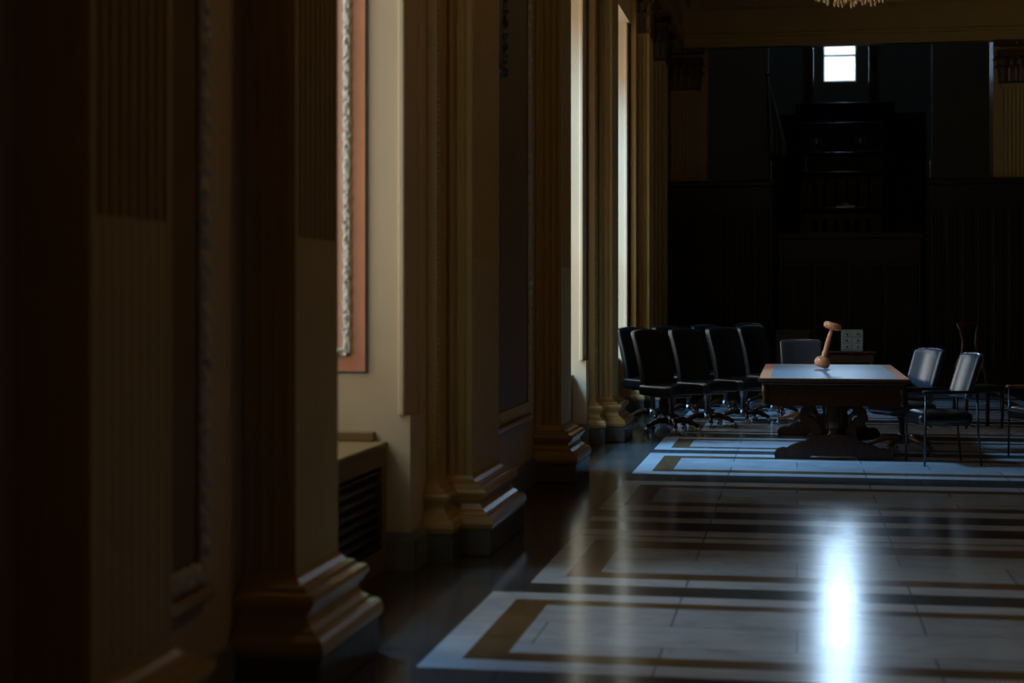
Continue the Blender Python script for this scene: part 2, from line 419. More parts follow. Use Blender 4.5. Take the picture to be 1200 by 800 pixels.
# ------------------------------------------------------------------ pilasters (local: x along the wall, -y out of the wall)
def flute_outline(w, p, nf, ns, depth, sdepth=None):
    sdepth = depth if sdepth is None else sdepth
    pts = [(-w/2, 0)]
    def side(a, b, n, depth):
        a, b = Vector(a), Vector(b); L = (b - a).length; d = (b - a) / L; nin = Vector((-d.y, d.x))
        mg = min(.028, L * .12); pitch = (L - 2 * mg) / n; r = pitch * .38
        out = []
        for i in range(n):
            cc = a + d * (mg + pitch * (i + .5))
            for t in range(7):
                an = PI * t / 6
                out.append(cc - d * r * math.cos(an) + nin * r * depth * math.sin(an))
        return out
    for p0, p1, n, dp in (((-w/2, 0), (-w/2, -p), ns, sdepth), ((-w/2, -p), (w/2, -p), nf, depth), ((w/2, -p), (w/2, 0), ns, sdepth)):
        pts += [(v.x, v.y) for v in side(p0, p1, n, dp)]
        pts.append(p1)
    return pts
BASE = [(.135, .15), (.150, .163), (.158, .19), (.150, .222), (.135, .236), (.112, .240), (.108, .252), (.082, .268), (.068, .296), (.072, .318), (.088, .326), (.090, .338),
        (.102, .346), (.108, .366), (.100, .386), (.062, .392), (.058, .410), (.030, .418), (.012, .435), (0, .46)]
def usweep(mb, prof, w, p, x0=None, x1=None):
    rings = []
    for o, z in prof:
        a = -w/2 - o; b = w/2 + o
        rings.append([mb.bm.verts.new(q) for q in ((a, 0, z), (a, -p - o, z), (b, -p - o, z), (b, 0, z))])
    for r0, r1 in zip(rings, rings[1:]):
        for k in range(3):
            mb.bm.faces.new((r0[k], r0[k+1], r1[k+1], r1[k]))
    mb.bm.faces.new(rings[0]); mb.bm.faces.new(rings[-1])
def leaf(mb, base, nrm, h, wd, curl=.09):
    nrm = Vector(nrm).normalized(); sd = Vector((0, 0, 1)).cross(nrm); base = Vector(base)
    rows = []
    N = 8
    for i in range(N + 1):
        t = i / N
        out = .012 + .02 * t + (curl * ((t - .55) / .45) ** 2 if t > .55 else 0)
        zz = h * (t if t < .85 else .85 + (t - .85) * .1 - (t - .85) ** 2 * 4)
        ww = wd * (.42 + .6 * math.sin(PI * min(1, t * .9 + .1))) * (1 if t < .8 else 1 - (t - .8) * 2.6) * (1 + .16 * math.cos(t * PI * 7))
        row = []
        for s_ in (-1, -.5, 0, .5, 1):
            row.append(mb.bm.verts.new(base + sd * ww / 2 * s_ + nrm * (out - .012 * abs(s_) + (.012 if s_ == 0 else 0)) + Vector((0, 0, zz - .01 * abs(s_)))))
        rows.append(row)
    for a, b in zip(rows, rows[1:]):
        for k in range(4):
            f = mb.bm.faces.new((a[k], a[k+1], b[k+1], b[k])); f.smooth = True
def volute(mb, c, axis_u, r, th):
    c = Vector(c); u = Vector(axis_u).normalized(); pts = []; rs = []
    for i in range(22):
        t = i / 21; an = -PI / 2 + t * 2.4 * 2 * PI * .75; rr = r * (1 - .75 * t)
        pts.append(c + u * rr * math.cos(an) + Vector((0, 0, 1)) * rr * math.sin(an)); rs.append(th * (1 - .4 * t))
    mb.tube(pts, rs, 6)
def pilaster(loc, rz, w, p, label, backing=0.0):
    t = thing('fluted_pilaster', label, 'pilaster', loc, rz, 'fluted pilasters of the hall')
    nf = max(7, round(w / .078))
    m_ = MB(); m_.prism(flute_outline(w, p, nf, 3, .10, .9), .44, 1.76); m_.prism(flute_outline(w, p, nf, 3, .95), 1.76, ZN - .06)
    m_.prism([(-w/2, 0), (-w/2, -p), (w/2, -p), (w/2, 0)], ZN - .06, ZN + .02)
    m_.build('shaft', M['shaft'], t)
    m_ = MB(); usweep(m_, BASE, w, p); m_.build('base', M['paint'], t)
    m_ = MB(); o = .142; m_.bbox(-w/2 - o, w/2 + o, -p - o, 0, 0, .152, .006, 1); m_.build('plinth', M['granite'], t)
    m_ = MB()
    usweep(m_, [(0, ZN), (.022, ZN + .005), (.03, ZN + .02), (.022, ZN + .036), (0, ZN + .04)], w, p)
    usweep(m_, [(0, ZN + .03), (.0, ZN + .35), (.03, ZN + .50), (.06, ZN + .545)], w, p)
    H = ZC - ZN
    for (row, h, nl, cu) in ((0, .30, 5, .07), (1, .46, 4, .10)):
        for i in range(nl):
            xx = -w/2 + w * (i + .5) / nl; leaf(m_, (xx, -p, ZN + .04), (0, -1, 0), h, w / nl * 1.05, cu)
        for sx in (-1, 1):
            for yv in ((-.28, -.75) if row == 0 else (-.5,)):
                leaf(m_, (sx * w/2, yv * p, ZN + .04), (sx, 0, 0), h, p * .55, cu)
            leaf(m_, (sx * w/2, -p, ZN + .04), (sx, -1, 0), h + .02, .12, cu + .02)
    for sx in (-1, 1):
        volute(m_, (sx * (w/2 + .035), -p - .035, ZN + .475), (sx, -1, 0), .075, .02)
        volute(m_, (sx * .07, -p - .04, ZN + .47), (sx, 0, 0), .05, .014)
        volute(m_, (sx * (w/2 + .03), -p * .4, ZN + .47), (0, 1, 0), .05, .014)
    ab = []
    for (a, b) in (((-w/2 - .10, 0), (-w/2 - .10, -p - .10)), ((-w/2 - .10, -p - .10), (w/2 + .10, -p - .10)), ((w/2 + .10, -p - .10), (w/2 + .10, 0))):
        for k in range(6):
            q = k / 6; cx_, cy_ = a[0] + (b[0]-a[0]) * q, a[1] + (b[1]-a[1]) * q
            dp = .045 * math.sin(PI * q)
            if a[1] == b[1]: cy_ += dp
            elif a[0] < 0: cx_ += dp * .5
            else: cx_ -= dp * .5
            ab.append((cx_, cy_))
    ab.append((w/2 + .10, 0))
    m_.prism(ab, ZC - .075, ZC)
    m_.ball((0, -p - .075, ZC - .05), .05, (1, .5, 1))
    m_.build('capital', M['capital'], t)
    if backing:
        b0 = -w/2 - backing
        m_ = MB(); m_.box(b0, -w/2 + .02, -.062, 0, .15, ZC)
        n = 150
        for i in range(n):
            m_.ball((b0 + .035, -.066, .5 + i * (ZN - .5) / n), .014, (1, .7, .95), 5)
        rings = []
        for o, z in BASE:
            o *= .8
            rings.append([m_.bm.verts.new(q) for q in ((b0 - o, 0, z), (b0 - o, -.062 - o, z), (-w/2 + .0, -.062 - o, z))])
        for r0, r1 in zip(rings, rings[1:]):
            for k in range(2): m_.bm.faces.new((r0[k], r0[k+1], r1[k+1], r1[k]))
        m_.build('backing_strip', M['paint'], t)
        m_ = MB(); m_.box(b0 - .115, -w/2 - .142, -.062 - .115, 0, 0, .152); m_.build('backing_plinth', M['granite'], t)
    return t
LAB = {'P': 'nearest fluted cream pilaster at the far left edge, mostly in darkness',
       'A': 'dark fluted pilaster directly in front of the red panelled window recess',
       'C': 'wide fluted pilaster with bright blue highlight on its base, right of the red panel recess',
       'D': 'fluted pilaster with sunlit base corner, just before the bright white jamb strip',
       'E': 'fluted pilaster just beyond the wide bright jamb strip, beside the row of leather chairs',
       'F': 'fluted pilaster with leafy capital in view, just beyond the thin bright jamb strip',
       'G': 'last fluted pilaster of the left wall, lower leafy capital, in the far corner'}
for k_, (yc, ww) in pil.items():
    pilaster((XW + .004, yc, 0), PI / 2, ww, PROJ, LAB[k_], .27 if k_ in 'CEF' else 0)
gx = at(802, 345, 27.3).x
pilaster((gx + .005, YB - .004, 0), 0, .47, .21, 'fluted pilaster facing the camera on the back wall, left of the dark opening')
pilaster((3.27 + .25, YB - .004, 0), 0, .50, .21, 'fluted pilaster at the right edge of the photo, right of the dark opening')

# ------------------------------------------------------------------ carved mouldings and wall panels
def carved(mb, a, b, out, wd, ht, seed=0, step=.011):
    a, b, out = Vector(a), Vector(b), Vector(out).normalized(); L = (b - a).length; d = (b - a) / L; sd = d.cross(out)
    n = max(2, int(L / step)); K = 7; rows = []
    for i in range(n + 1):
        row = []
        for k in range(K):
            s_ = -1 + 2 * k / (K - 1); u = L * i / n
            h = ht * math.sqrt(max(0, 1 - s_ * s_)) 
            nn = noise.noise(Vector((u * 42, s_ * 1.6 + seed, 3.1))) + .6 * math.sin(u * 2 * PI / .085 + s_ * 2.2)
            h *= (.75 + .42 * nn)
            e = wd / 2 * s_ * (1 + .14 * noise.noise(Vector((u * 30, seed, s_))) + .10 * math.sin(u * 2 * PI / .085))
            row.append(mb.bm.verts.new(a + d * u + sd * e + out * max(0, h)))
        rows.append(row)
    for r0, r1 in zip(rows, rows[1:]):
        for k in range(K - 1):
            f = mb.bm.faces.new((r0[k], r0[k+1], r1[k+1], r1[k]))
def frame_carved(mb, P, out, wd, ht):
    for i in range(4): carved(mb, P[i], P[(i+1) % 4], out, wd, ht, i * 5)
# red panels on the far jambs (normal -y)
def jamb_panel(J, label):
    x1, x0, z0, z1 = -2.383, -2.93, 1.105, 4.75
    t = thing('wall_panel', label, 'wall panel', ((x0 + x1) / 2, J, 0), 0, 'red jamb panels')
    cx = (x0 + x1) / 2; a, b = x0 - cx, x1 - cx
    m_ = MB(); m_.box(a - .012, b + .012, -.006, 0, z0 - .012, z1 + .012); m_.build('edge_line', M['blueline'], t)
    m_ = MB(); m_.box(a, b, -.012, -.004, z0, z1); m_.build('border', M['red'], t)
    m_ = MB()
    for (p, q, r, s_) in ((a, a + .016, z0, z1), (b - .016, b, z0, z1), (a + .016, b - .016, z0, z0 + .016), (a + .016, b - .016, z1 - .016, z1)):
        m_.box(p, q, -.024, -.011, r, s_)
    m_.build('raised_edge', M['red'], t)
    i_ = .105
    m_ = MB(); m_.box(a + i_, b - i_, -.016, -.01, z0 + i_, z1 - i_); m_.build('field', M['pink'], t)
    m_ = MB(); frame_carved(m_, [(a + i_, -.015, z0 + i_), (b - i_, -.015, z0 + i_), (b - i_, -.015, z1 - i_), (a + i_, -.015, z1 - i_)], (0, -1, 0), .052, .03)
    m_.build('carved_molding', M['orna'], t)
jamb_panel(J1, 'salmon red panel with white carved molding on the near window jamb')
jamb_panel(J2, 'red carved panel on the second window jamb, hidden behind the fourth pilaster')
# vertical jamb beads
m_ = MB()
for J in (J1, J2, J3): m_.bbox(-2.194, -2.159, J - .022, J + .005, .86, ZO, .008)
struct(m_.build('trim_4', M['wallpaint']))
# large wall panels between pilasters (normal +x)
def wall_panel(ya, yb, label, z0=.62, z1=4.6):
    yc = (ya + yb) / 2
    t = thing('wall_panel', label, 'wall panel', (XW, yc, 0), 0, 'panels between pilasters')
    a, b = ya - yc, yb - yc
    m_ = MB()
    for (p, q, r, s_) in ((a - .07, a, z0 - .07, z1 + .07), (b, b + .07, z0 - .07, z1 + .07), (a, b, z0 - .07, z0), (a, b, z1, z1 + .07)):
        m_.box(0, .022, p, q, r, s_)
    m_.build('frame', M['paint'], t)
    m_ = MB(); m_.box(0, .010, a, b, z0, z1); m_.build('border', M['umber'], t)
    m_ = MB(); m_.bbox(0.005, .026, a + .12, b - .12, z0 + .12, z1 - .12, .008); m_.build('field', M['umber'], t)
    m_ = MB(); o = .035; frame_carved(m_, [(.02, a - o, z0 - o), (.02, a - o, z1 + o), (.02, b + o, z1 + o), (.02, b + o, z0 - o)], (1, 0, 0), .088, .026)
    m_.build('carved_molding', M['orna'], t)
    m_ = MB(); m_.bbox(0, .045, a - .1, b + .1, z0 - .14, z0 - .09, .012); m_.build('dado_rail', M['paint'], t)
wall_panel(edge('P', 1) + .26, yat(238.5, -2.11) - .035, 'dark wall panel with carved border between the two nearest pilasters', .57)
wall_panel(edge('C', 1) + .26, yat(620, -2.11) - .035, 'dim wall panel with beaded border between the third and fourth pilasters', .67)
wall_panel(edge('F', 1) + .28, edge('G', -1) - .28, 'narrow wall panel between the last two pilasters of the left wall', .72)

# picture in a dark carved frame on the third bay panel
ya, yb = edge('C', 1) + .45, yat(589.5, XW + .04)
t = thing('picture_frame', 'dark carved frame hung high on the wall, seen edge-on beside the third pilaster', 'picture frame', (XW + .024, (ya + yb) / 2, 3.1))
hw = (yb - ya) / 2
m_ = MB(); m_.box(.002, .03, -hw + .06, hw - .06, .06, 1.5); m_.build('canvas', M['canvas'], t)
m_ = MB()
for (a, b) in (((.005, -hw + .04, .03), (.005, hw - .04, .03)), ((.005, hw - .04, .03), (.005, hw - .04, 1.53)), ((.005, hw - .04, 1.53), (.005, -hw + .04, 1.53)), ((.005, -hw + .04, 1.53), (.005, -hw + .04, .03))):
    carved(m_, a, b, (1, 0, 0), .09, .055, 2)
m_.build('carved_frame', M['darkframe'], t)

# ------------------------------------------------------------------ windows of the left wall, radiator covers
def side_window(n, a, b):
    z0, z1 = SILL[n - 1], ZO
    yc = (a + b) / 2; hw = (b - a) / 2
    o = thing('window_%d' % n, '', 'window', (XWIN, yc, 0)); del o['label']; del o['category']; struct(o)
    m_ = MB(); f_ = .075
    m_.box(-.05, .05, -hw, -hw + f_, z0, z1); m_.box(-.05, .05, hw - f_, hw, z0, z1); m_.box(-.05, .05, -hw + f_, hw - f_, z0, z0 + f_); m_.box(-.05, .05, -hw + f_, hw - f_, z1 - f_, z1)
    zm = 2.75; m_.box(-.045, .045, -hw + f_, hw - f_, zm - .04, zm + .04)
    m_.box(-.03, .03, -.02, .02, z0 + f_, z1 - f_)
    m_.build('frame', M['winframe'], o)
    for s_ in (-1, 1):
        for (p, q) in ((z0 + f_, zm - .04), (zm + .04, z1 - f_)):
            m_ = MB(); ys_ = sorted((s_ * .02, s_ * (hw - f_))); m_.box(-.004, .004, ys_[0], ys_[1], p, q); m_.build('pane', M['glass'], o)
for i, (a, b) in enumerate(OPEN): side_window(i + 1, a, b)
def rad_cover(a, b, label):
    yc = (a + b) / 2; hw = (b - a) / 2 - .004; x0, x1 = -2.925, -2.265; zt = .715
    t = thing('radiator_cover', label, 'radiator cover', (x0, yc, 0), 0, 'louvred radiator covers under the windows')
    W_ = x1 - x0
    m_ = MB(); m_.bbox(0, W_ + .012, -hw, hw, zt - .04, zt, .012); m_.build('top', M['umber'], t)
    m_ = MB(); m_.box(W_ - .04, W_, -hw, -hw + .09, 0.0, zt - .04); m_.box(W_ - .04, W_, hw - .09, hw, 0.0, zt - .04)
    m_.box(W_ - .04, W_, -hw + .09, hw - .09, zt - .13, zt - .04); m_.box(W_ - .04, W_, -hw + .09, hw - .09, 0, .13); m_.build('frame', M['umber'], t)
    m_ = MB()
    z = .16
    while z < zt - .14:
        m_.plate([(W_ - .035, z), (W_ - .005, z - .018), (W_ - .001, z - .012), (W_ - .03, z + .008)], -hw + .09, hw - .09, 'y'); z += .058
    m_.box(0.3, .32, -hw + .09, hw - .09, .01, zt - .05)
    m_.build('louvers', M['wood'], t)
    m_ = MB(); m_.bbox(.1, W_ - .06, hw - .05, hw, zt, zt + .055, .008); m_.build('end_ledge', M['umber'], t)
for (a, b), l in zip(OPEN, ('dark louvred radiator cover under the red panelled window recess', 'radiator cover behind the fourth pilaster, below the bright jamb strip', 'radiator cover beyond the fifth pilaster, hidden behind the chairs')):
    rad_cover(a, b, l)

# ------------------------------------------------------------------ beyond the opening: stair hall with the far window
DWIN = 69.6
wx = at(984, 345, DWIN)
YWIN = wx.y; WXC = wx.x; WW = 1.29
zb = zat(94.5, DWIN); zm0, zm1 = zat(66.3, DWIN), zat(64, DWIN); ztp = zat(-48, DWIN)
HX0, HX1, HC = -7.0, 10.0, 18.5
Y0 = YB + .55
m_ = MB(); m_.box(HX0, HX1, Y0 - .25, YWIN + 1, -.3, 0); struct(m_.build('floor_hall', M['hallfloor']))
m_ = MB(); m_.box(HX0 - .3, HX0, Y0, YWIN + .4, 0, HC); struct(m_.build('wall_hall_left', M['greywall']))
m_ = MB(); m_.box(HX1, HX1 + .3, Y0, YWIN + .4, 0, HC); struct(m_.build('wall_hall_right', M['greywall']))
m_ = MB(); m_.box(HX0 - .3, HX1 + .3, Y0, YWIN + .4, HC, HC + .3); struct(m_.build('ceiling_hall', M['greywall']))
m_ = MB(); m_.box(HX0 - .3, XO, Y0 - .3, Y0, 0, HC); m_.box(XR + .3, HX1 + .3, Y0 - .3, Y0, 0, HC); m_.box(XO, XR + .3, Y0 - .3, Y0, CEIL + .3, HC)
struct(m_.build('wall_hall_front', M['greywall']))
m_ = MB(); a, b = WXC - WW/2 - .08, WXC + WW/2 + .08
m_.box(HX0, a, YWIN, YWIN + .4, 0, HC); m_.box(b, HX1, YWIN, YWIN + .4, 0, HC); m_.box(a, b, YWIN, YWIN + .4, 0, zb - .08); m_.box(a, b, YWIN, YWIN + .4, ztp + .08, HC)
struct(m_.build('wall_hall_back', M['greywall']))
o = thing('window_4', '', 'window', (WXC, YWIN + .12, zb)); del o['label']; del o['category']; struct(o)
m_ = MB(); h_ = ztp - zb
m_.box(-WW/2 - .08, -WW/2, -.06, .06, -.08, h_ + .08); m_.box(WW/2, WW/2 + .08, -.06, .06, -.08, h_ + .08); m_.box(-WW/2, WW/2, -.06, .06, -.08, 0); m_.box(-WW/2, WW/2, -.06, .06, h_, h_ + .08)
m_.box(-WW/2, WW/2, -.06, .06, zm0 - zb, zm1 - zb); m_.build('frame', M['winframe'], o)
for (p, q) in ((0, zm0 - zb), (zm1 - zb, h_)):
    m_ = MB(); m_.box(-WW/2, WW/2, -.005, .005, p, q); m_.build('pane', M['glass'], o)
m_ = MB()   # inner screen wall of the stair hall with its own tall opening
Yi = 36.5; xi0 = at(901, 345, 36.6).x; xi1 = at(1088, 345, 36.6).x
m_.box(HX0, xi0, Yi, Yi + .5, 0, HC); m_.box(xi1, HX1, Yi, Yi + .5, 0, HC); m_.box(xi0, xi1, Yi, Yi + .5, 9.5, HC)
struct(m_.build('wall_hall_middle', M['greywall']))

# tiered wooden gallery rising to the window
tiers = [(28.9, 243), (34.0, 201), (38.6, 178), (47.5, 143.5)]
t = thing('wooden_gallery', 'black polished wooden tiers rising in steps below the bright far window', 'gallery', (WXC, at(985, 345, 28.9).y, 0))
ox, oy = WXC, at(985, 345, 28.9).y
TY = [at(985, 345, d).y for d, _ in tiers] + [at(985, 345, 56).y]
for i, (d, py) in enumerate(tiers):
    z = zat(py, d); a, b = at(942 - i * 1.5, 345, d).x, at(1030 + i * 1.5, 345, d).x
    m_ = MB(); m_.box(a - ox, b - ox, TY[i] - oy + .07, TY[i+1] - oy + .02, 0, z - .02)
    m_.tube([(a - ox - .04, TY[i] - oy + .06, z - .05), (b - ox + .04, TY[i] - oy + .06, z - .05)], .055, 16)
    m_.box(a - ox - .04, b - ox + .04, TY[i] - oy + .06, TY[i+1] - oy, z - .10, z + .002)
    for q in range(7):
        xx = a + (b - a) * (q + .5) / 7 - ox; m_.box(xx - .14, xx + .14, TY[i] - oy + .05, TY[i] - oy + .08, max(.1, z - 1.0), z - .2)
    m_.build('tier', M['wood'], t)
d = 56; a, b = at(900, 345, d).x - ox, at(1084, 345, d).x - ox; yy = TY[4] - oy; zs = zat(133, d); zl = zat(120.5, d)
m_ = MB(); m_.box(a, b, yy, yy + .6, 0, zs)
for q in range(9):
    xx = a + (b - a) * (q + .5) / 9; m_.box(xx - .2, xx + .2, yy - .03, yy, .8, zs - .4)
m_.build('rear_screen', M['wood'], t)
a, b = at(932, 345, d).x - ox, at(1048, 345, d).x - ox
m_ = MB(); m_.box(a, b, yy - .08, yy + 13.2, zs + .002, zl - .02); m_.tube([(a, yy - .09, zl - .06), (b, yy - .09, zl - .06)], .06, 14); m_.build('landing', M['wood'], t)
# columns flanking the far window, standing on the landing
for px, l in ((946.5, 'brown marble column left of the bright far window'), (1025, 'brown marble column right of the bright far window')):
    p = at(px, 345, 61); t2 = thing('marble_column', l, 'column', (p.x, p.y, zl - .02), 0, 'marble columns by the far window')
    m_ = MB(); m_.lathe([(.23, .35), (.225, 1.5), (.205, 5.6), (.19, 6.4)], n=28); m_.build('shaft', M['redcolumn'], t2)
    m_ = MB(); m_.box(-.33, .33, -.33, .33, 0, .14); m_.lathe([(.32, .14), (.33, .19), (.3, .24), (.27, .27), (.29, .31), (.24, .36)], n=28); m_.build('base', M['paint'], t2)
    m_ = MB(); m_.lathe([(.19, 6.38), (.22, 6.42), (.21, 6.5), (.31, 6.85)], n=28); m_.box(-.34, .34, -.34, .34, 6.85, 6.95)
    for q in range(8):
        an = q * PI / 4; leaf(m_, (.2 * math.cos(an), .2 * math.sin(an), 6.45), (math.cos(an), math.sin(an), 0), .36, .15, .08)
    m_.build('capital', M['paint'], t2)

# wood screens flanking the gallery, in front of the back wall
def wood_screen(px0, px1, pytop, label, d=27.0, n=9, post=None, shade='wood'):
    A, B = at(px0, 345, d), at(px1, 345, d); yf = at((px0 + px1) / 2, 345, d).y if post is None else 27.02
    z = zat(pytop, d); xc = (A.x + B.x) / 2; hw = (B.x - A.x) / 2
    t = thing('wood_screen', label, 'wood screen', (xc, yf, 0), 0, 'wooden screens of the back wall')
    m_ = MB(); m_.box(-hw, hw, 0, .12, 0, z - .1); m_.box(-hw, hw, -.05, 0, 0, .3); m_.box(-hw, hw, -.03, 0, z - .42, z - .1); m_.build('body', M['wood'], t)
    m_ = MB(); m_.bbox(-hw - .05, hw + .05, -.10, .16, z - .1, z, .025, 3); m_.build('cornice', M['wood'], t)
    for q in range(n):
        xa = -hw + 2 * hw * q / n + .035; xb_ = -hw + 2 * hw * (q + 1) / n - .035
        m_ = MB(); m_.bbox(xa, xb_, -.028, .01, .36, z - .48, .012)
        k = max(2, int((xb_ - xa) / .045))
        for j in range(k): 
            xx = xa + (xb_ - xa) * (j + .5) / k; m_.tube([(xx, -.03, .42), (xx, -.03, z - .54)], .010, 6)
        m_.build('fluted_panel', M['wood'], t)
    if post:
        for s_ in post:
            m_ = MB(); m_.lathe([(.035, z), (.04, z + .02), (.018, z + .05), (.016, z + .24), (.03, z + .27), (.022, z + .31), (0, z + .34)], (s_ * (hw - .01), .0, 0), 12); m_.build('finial', M['steel'], t)
    return t
wood_screen(786, 905, 213, 'dark fluted wood screen behind the leather chair row, left of the black gallery', n=6, post=(1,))
wood_screen(1085, 1205, 213, 'dark fluted wood screen at right, below the right-hand pilaster', n=7, post=(-1,))
wood_screen(913, 1077, 273, 'low dark wood front in the middle, below the gallery tiers', d=26.6, n=4, post=())

# small things on the tiers
p = at(991, 243, 29.0); zt0 = zat(243, 28.9)
t = thing('paper_stack', 'small pale stack of papers on the lowest gallery ledge', 'papers', (p.x, TY[0] + .16, zt0 + .008))
m_ = MB(); m_.box(-.16, .16, -.06, .1, 0, .035); m_.build('sheets', M['paper'], t); m_ = MB(); m_.bbox(-.07, .06, -.05, .06, .035, .085, .01); m_.build('folder', M['chairwood'], t)
for px, l in ((957, 'small brass urn at the left end of a gallery ledge'), (1008, 'small brass urn at the right end of a gallery ledge')):
    p = at(px, 178, 38.7); t = thing('brass_urn', l, 'urn', (p.x, TY[2] + .2, zat(178, 38.6) + .008), 0, 'urns on the gallery')
    m_ = MB(); m_.lathe([(.09, 0), (.09, .02), (.03, .05), (.03, .09), (.10, .16), (.12, .24), (.09, .30), (.11, .33), (0, .33)], n=16); m_.build('vessel', M['brass'], t)
p = at(947, 207, 34.0); t = thing('newel_post', 'thin steel post at the left end of the second gallery ledge', 'post', (at(944.5, 345, 34).x, TY[1] + .2, zat(201, 34.0) + .008))
m_ = MB(); m_.lathe([(.05, 0), (.05, .03), (.022, .06), (.02, .30), (.035, .34), (0, .38)], n=12); m_.build('post', M['steel'], t)

# flag on a pole, left side of the inner opening
fp = at(906, 345, 33.5)
t = thing('flag', 'draped blue grey flag on a pole beside the grey hall wall', 'flag', (fp.x, fp.y, 0))
m_ = MB(); m_.lathe([(.22, 0), (.22, .04), (.05, .09), (.03, .14)], n=20); m_.build('stand', M['brass'], t)
zf0, zf1 = zat(133, 33.5), zat(96, 33.5)
m_ = MB(); m_.tube([(-.0, 0, .1), (-.12, 0, zf1 + .1)], .018, 8); m_.ball((-.12, 0, zf1 + .16), .05); m_.build('pole', M['brass'], t)
m_ = MB(); rows = []
for i in range(15):
    u = i / 14; zc = zf1 + .05 - u * (zf1 - zf0 + .9); wd = .06 + .26 * min(1, u * 1.3)
    rows.append([m_.bm.verts.new((-.11 + wd * (k / 12) * 1.1 + .02 * math.sin(k * 2.1 + u * 2), .09 * math.sin(k * 1.55 + u * 1.5) * min(1, u * 2 + .2), zc - .18 * (k / 12) * (1 - u * .5))) for k in range(13)])
for r0, r1 in zip(rows, rows[1:]):
    for k in range(12): m_.bm.faces.new((r0[k], r0[k+1], r1[k+1], r1[k])).smooth = True
o = m_.build('cloth', M['flag'], t); sm = o.modifiers.new('thick', 'SOLIDIFY'); sm.thickness = .006

# ------------------------------------------------------------------ the conference table
DT = 14.95
tl, tr = at(888.5, 444, DT), at(1066, 444.5, DT)
TX, TYF = (tl.x + tr.x) / 2, at(977, 444, DT).y
TWD, TLEN = 1.385, 3.15
t = thing('conference_table', 'long carved wooden conference table with leather top lit by the window', 'table', (TX, TYF + TLEN / 2, 0))
hx, hy = TWD / 2, TLEN / 2
m_ = MB(); m_.bbox(-hx, hx, -hy, hy, .725, .757, .009, 3)
m_.bbox(-hx + .03, hx - .03, -hy + .03, hy - .03, .700, .727, .008, 2); m_.build('tabletop', M['tablewood'], t)
m_ = MB(); bd = .115
m_.box(-hx + .012, -hx + bd, -hy + .012, hy - .012, .755, .760); m_.box(hx - bd, hx - .012, -hy + .012, hy - .012, .755, .760)
m_.box(-hx + bd, hx - bd, -hy + .012, -hy + .05, .755, .760); m_.box(-hx + bd, hx - bd, hy - .05, hy - .012, .755, .760); m_.build('veneer_border', M['tabletrim'], t)
m_ = MB(); m_.box(-hx + bd, hx - bd, -hy + .05, hy - .05, .754, .7605); m_.build('leather_inset', M['tableleather'], t)
m_ = MB()
ax, ay = hx - .06, hy - .06
for (a, b, c, d_) in ((-ax, ax, -ay, -ay + .03), (-ax, ax, ay - .03, ay), (-ax, -ax + .03, -ay + .03, ay - .03), (ax - .03, ax, -ay + .03, ay - .03)):
    m_.box(a, b, c, d_, .50, .70)
for s_ in (-1, 1):
    for e in (-1, 1): m_.lathe([(.028, .50), (.034, .53), (.024, .57), (.034, .62), (.03, .70)], (s_ * (ax - .005), e * (ay - .005), 0), 12)
m_.build('apron', M['tablewood'], t)
def mirror(pts): return pts + [(-x, z) for x, z in reversed(pts)]
for yl in (-hy + .16, hy - .50):
    m_ = MB()
    foot = [(0, .03), (.20, .03), (.235, .0), (.54, .0), (.545, .05), (.52, .085), (.47, .10), (.43, .095), (.40, .115), (.34, .14), (.27, .155), (.22, .19), (.19, .22), (.0, .235)]
    full = [(x, z) for x, z in foot] + [(-x, z) for x, z in reversed(foot[1:-1])]
    m_.plate(full, yl, yl + .14, 'y'); m_.build('foot', M['tablewood'], t)
    for s_ in (-1, 1):
        pts = []
        cl = [(.17, .20), (.155, .26), (.175, .31), (.235, .345), (.275, .39), (.265, .43), (.22, .455), (.205, .49), (.24, .52)]
        m_ = MB()
        th = [.05, .045, .04, .045, .05, .045, .045, .05, .06]
        outl = []; inl = []
        for i, (x, z) in enumerate(cl):
            p0 = Vector(cl[max(0, i-1)]); p1 = Vector(cl[min(len(cl)-1, i+1)]); d_ = (p1 - p0).normalized(); nn = Vector((-d_.y, d_.x))
            outl.append(((x + nn.x * th[i]) * s_, z + nn.y * th[i])); inl.append(((x - nn.x * th[i]) * s_, z - nn.y * th[i]))
        for i in range(len(cl) - 1):
            m_.plate([outl[i], inl[i], inl[i+1], outl[i+1]], yl + .02, yl + .12, 'y')
        # scroll curl
        m_.tube([(s_ * (.20 + .075 * (1 - q / 16) * math.cos(q * .62)), yl + .07, .365 + .075 * (1 - q / 16) * math.sin(q * .62)) for q in range(15)], [.026 * (1 - q / 22) for q in range(15)], 8)
        m_.build('scroll_leg', M['tablewood'], t)
    m_ = MB(); m_.lathe([(.07, .20), (.075, .23), (.055, .25), (.068, .30), (.075, .38), (.062, .46), (.07, .50), (.06, .53)], (0, yl + .07, 0), 20); m_.build('column', M['tablewood'], t)
    m_ = MB(); m_.bbox(-.42, .42, yl + .01, yl + .13, .52, .70, .02); m_.build('bearer', M['tablewood'], t)
m_ = MB(); m_.bbox(-.03, .03, -hy + .30, hy - .50, .10, .19, .01); m_.build('stretcher', M['tablewood'], t)

# ------------------------------------------------------------------ the gavel
gp = at(964.5, 432.3, 16.95)
gt = math.radians(15.5)
R_ = .083
t = thing('gavel', 'oversized light wood gavel standing tilted on the table top', 'gavel', (gp.x + .035, gp.y, .7565))
mtx = Matrix.Rotation(gt, 4, 'Y') @ Matrix.Translation((-R_ * .93, 0, 0))
def tilted(prof): return [(r, z) for r, z in prof]
piv = Matrix.Rotation(gt, 4, 'Y') @ Matrix.Translation((-.060, 0, .0))
